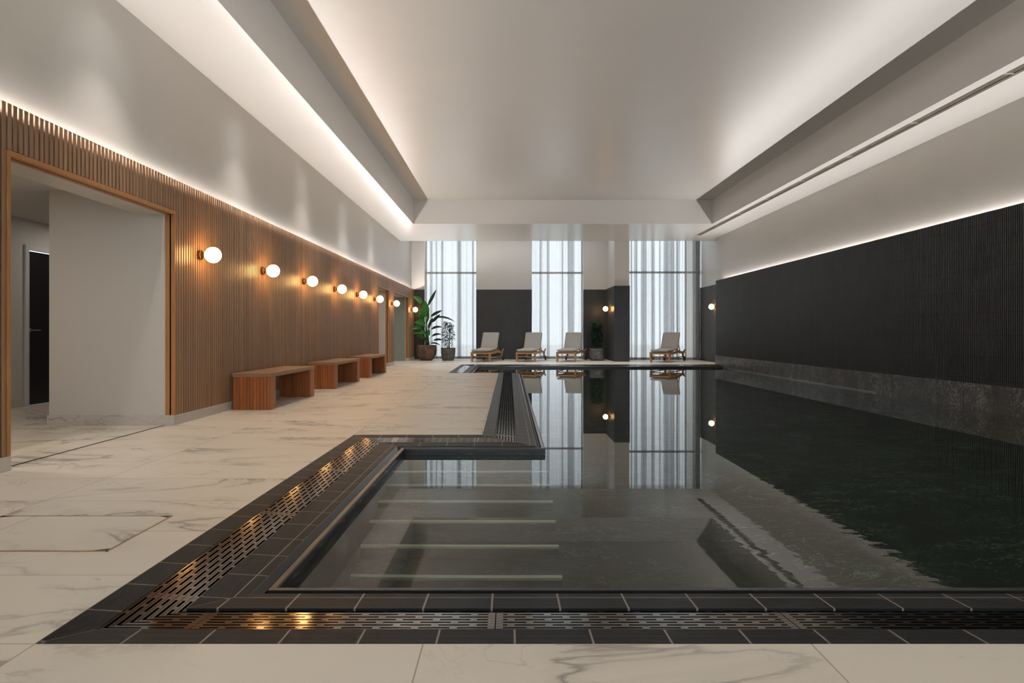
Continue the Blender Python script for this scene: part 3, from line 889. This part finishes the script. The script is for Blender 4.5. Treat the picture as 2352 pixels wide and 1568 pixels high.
# (x, z of leaf base), direction, length, width, droop, roll, lit
LV = [((-.02,.0,1.55),(-.05,-.35,1),.62,.30,.3,.2,1), ((.06,0,1.95),(.45,.1,.85),.62,.13,-.1,1.2,0), ((-.20,.05,2.02),(-.45,0,.7),.40,.24,.9,.2,1),
      ((-.16,-.05,1.40),(-.05,-.2,.9),.40,.2,.6,-.2,1), ((-.05,-.1,1.25),(-.5,-.5,.45),.48,.30,.9,.1,1), ((-.15,0,1.10),(-.7,-.2,.35),.45,.22,1.0,.1,1),
      ((-.02,-.05,.95),(-.35,-.5,.2),.36,.24,.8,.3,1), ((-.2,0,.95),(-.8,-.1,.3),.36,.16,.9,.2,1),
      ((.16,0,1.55),(.7,.1,.5),.46,.13,.3,1.1,0), ((.2,0,1.35),(.7,.1,.75),.40,.13,.1,1.2,0), ((.28,.05,1.50),(.9,0,.15),.75,.15,.8,.6,0),
      ((.18,0,1.10),(.8,-.1,.45),.42,.13,.8,.9,0), ((.2,0,.85),(.8,0,.5),.36,.12,.9,.9,0), ((.25,.0,.70),(.8,0,.25),.36,.12,.6,.8,0),
  ((-.12,-.05,1.32),(-.15,-.2,.9),.34,.19,.5,.2,1), ((-.1,-.1,.78),(-.5,-.4,.5),.30,.17,.8,.2,1), ((.05,-.1,.85),(.2,-.4,.8),.30,.15,.5,.2,1), ((.14,0,.60),(.8,0,.1),.36,.11,.7,.6,0), ((.02,0,1.35),(.1,-.3,.9),.46,.17,.4,1.0,1), ((.06,.05,1.15),(.3,.2,.9),.4,.12,.4,1.2,0)]
rr = random.Random(4)
for (bx, dv, ln, wd, dr, ro, lit) in LV:
    a = rr.uniform(0, 2*PI); q_ = rr.uniform(0, .13)
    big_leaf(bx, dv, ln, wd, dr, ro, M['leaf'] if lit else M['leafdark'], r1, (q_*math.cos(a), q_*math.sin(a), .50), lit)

def shrub(root, soil_z, h, rad, n, mat, lw, ll, seed, droop, taper):
    rnd = random.Random(seed)
    for k in range(5):
        a = 2*PI*k/5+rnd.random(); q = MB()
        top = (rad*.45*math.cos(a), rad*.45*math.sin(a), soil_z+h*rnd.uniform(.75,.98))
        q.tube([(.05*math.cos(a),.05*math.sin(a),soil_z-.01),(.35*top[0]+.03*math.cos(a),.35*top[1]+.03*math.sin(a),soil_z+h*.4),top], [.012,.009,.003], 6)
        q.build('stem', M['bark'], root)
    q = MB()
    for k in range(n):
        u = rnd.random()**.8; z = soil_z+.08+u*(h-.05)
        rmax = rad*(1-taper*abs(u-.45)*1.6)
        rr_ = rmax*math.sqrt(rnd.random()); a = rnd.uniform(0, 2*PI)
        p = Vector((rr_*math.cos(a), rr_*math.sin(a), z))
        d = Vector((math.cos(a+rnd.uniform(-.8,.8)), math.sin(a+rnd.uniform(-.8,.8)), rnd.uniform(-droop, .55))).normalized()
        s = d.cross(Vector((0,0,1))).normalized(); s = Matrix.Rotation(rnd.uniform(-.7,.7), 3, d) @ s
        nn = s.cross(d); l_ = ll*rnd.uniform(.7,1.2); w_ = lw*rnd.uniform(.7,1.2)
        i = len(q.v)
        q.v += [tuple(x) for x in (p, p+d*l_*.4+s*w_/2+nn*.006, p+d*l_-Vector((0,0,l_*.2)), p+d*l_*.4-s*w_/2+nn*.006, p+d*l_*.45)]
        q.f += [(i,i+1,i+4),(i+1,i+2,i+4),(i+2,i+3,i+4),(i+3,i,i+4)]
    q.build('foliage', mat, root, fix=False)
r2 = empty('potted_plant', (-2.14, 24.05, 0)); tag(r2, 'small dark leaved shrub in a grey green bucket pot, before the left curtain', 'potted plant')
pot([(.002,0),(.19,0),(.205,.02),(.225,.10),(.245,.22),(.255,.35),(.255,.44),(.25,.45),(.23,.45),(.225,.40),(.002,.39)], M['potgrey'], r2, .41, .22)
shrub(r2, .41, .92, .20, 420, M['leafdark'], .034, .12, 2, .9, .5)
r3 = empty('potted_plant', (3.09, 24.0, 0)); tag(r3, 'dense green shrub in a veined grey stone pot beside the dark pillar', 'potted plant')
pot([(.002,0),(.19,0),(.23,.015),(.255,.08),(.262,.20),(.258,.34),(.25,.42),(.24,.43),(.22,.43),(.215,.39),(.002,.38)], M['potstone'], r3, .40, .21)
shrub(r3, .40, .90, .21, 900, M['leafgreen'], .045, .10, 9, .4, .35)

# ------------------------------------------------------------------ light
wld = bpy.data.worlds.new('sky'); scene.world = wld; wld.use_nodes = True
bg = wld.node_tree.nodes['Background']
bg.inputs[0].default_value = (.82,.93,1.0,1); bg.inputs[1].default_value = 2.9
def portal(x0, x1, y):
    l = bpy.data.lights.new('window_portal', 'AREA'); l.shape = 'RECTANGLE'; l.size = x1-x0; l.size_y = 4.7
    l.cycles.is_portal = True
    o = bpy.data.objects.new('window_portal', l); col.objects.link(o)
    o.location = ((x0+x1)/2, y, 2.35); o.rotation_euler = (-PI/2, 0, 0)
portal(*WIN[0], 26.06); portal(*WIN[1], 26.06); portal(4.1, 6.84, 24.9)
l = bpy.data.lights.new('window_portal', 'AREA'); l.shape = 'RECTANGLE'; l.size = 8.2; l.size_y = 3.4; l.cycles.is_portal = True  # portal guiding sky light through the added back window
o = bpy.data.objects.new('window_portal', l); col.objects.link(o); o.location = (1.5, Y0-.22, 2.0); o.rotation_euler = (PI/2, 0, 0)
def area(name, loc, sx, sy, power, c, rot=(0,0,0)):
    l = bpy.data.lights.new(name, 'AREA'); l.shape = 'RECTANGLE'; l.size = sx; l.size_y = sy
    l.energy = power; l.color = c
    o = bpy.data.objects.new(name, l); col.objects.link(o); o.location = loc; o.rotation_euler = rot
def spot(name, loc, target, power, c, size, blend=1.0, soft=.04):
    l = bpy.data.lights.new(name, 'SPOT'); l.energy = power; l.color = c; l.spot_size = math.radians(size); l.spot_blend = blend
    l.shadow_soft_size = soft
    o = bpy.data.objects.new(name, l); col.objects.link(o); o.location = loc
    o.rotation_euler = (Vector(target)-Vector(loc)).to_track_quat('-Z','Y').to_euler()
# unseen area lights added at the corridor ceiling to brighten it
area('corridor_fill_light', (-5.0, 5.2, 2.44), .5, .5, 20, (1,.9,.8))
area('corridor_fill_light', (-5.6, 9.5, 2.44), .4, .4, 6, (1,.92,.84))
area('corridor_fill_light', (-4.4, 18.8, 2.44), .4, .4, 8, (1,.95,.88))
area('corridor_fill_light', (-4.0, 22.0, 2.44), .3, .8, 12, (1,.97,.92))
# unseen area light added at the alcove ceiling to brighten walls and floor
area('alcove_fill_light', (1.6, 23.9, 4.72), 9.6, .5, 66, (.80,.90,1))
# unseen soffit spots, added for brightness; the left downlights follow the wall scallops
for y in (-2.2, .3, 3.1, 6.0, 9.0, 11.9, 14.8, 17.8):
    spot('added_downlight', (-3.02, y, 3.99), (-3.02, y, 0), 100, (1,.95,.89), 82)
    spot('added_wall_glow', (-2.78, y, 3.99), (-3.6, y, 3.3), 17, (.93,.97,1), 72, soft=.22)  # invented source, shapes the soft glow on the upper left wall
for x in (-1.8, .3, 2.4, 4.5):
    spot('added_downlight', (x, 20.9, 3.99), (x, 21.6, 0), 150, (.92,.97,1), 110)  # invented row, brightens the far floor and loungers
for x in (-.5, 1.5, 3.5, 5.2):
    spot('added_downlight', (x, -2.2, 3.99), (x, -2.2, 0), 260, (1,.90,.78), 100)  # added behind the viewpoint to brighten the near floor

# ------------------------------------------------------------------ camera and view
cam = bpy.data.cameras.new('camera'); co = bpy.data.objects.new('camera', cam); col.objects.link(co)
co.location = (0, 0, .96); co.rotation_euler = (PI/2, 0, 0)
cam.sensor_width = 36; cam.lens = 24
cam.shift_x = (1176-1169)/2352; cam.shift_y = -(784-765)/2352
cam.clip_start = .05; cam.clip_end = 200
scene.camera = co
vs = scene.view_settings
vs.view_transform = 'Standard'; vs.look = 'None'; vs.exposure = 0.0; vs.gamma = 1.0; vs.use_curve_mapping = False
scene.cycles.use_denoising = True
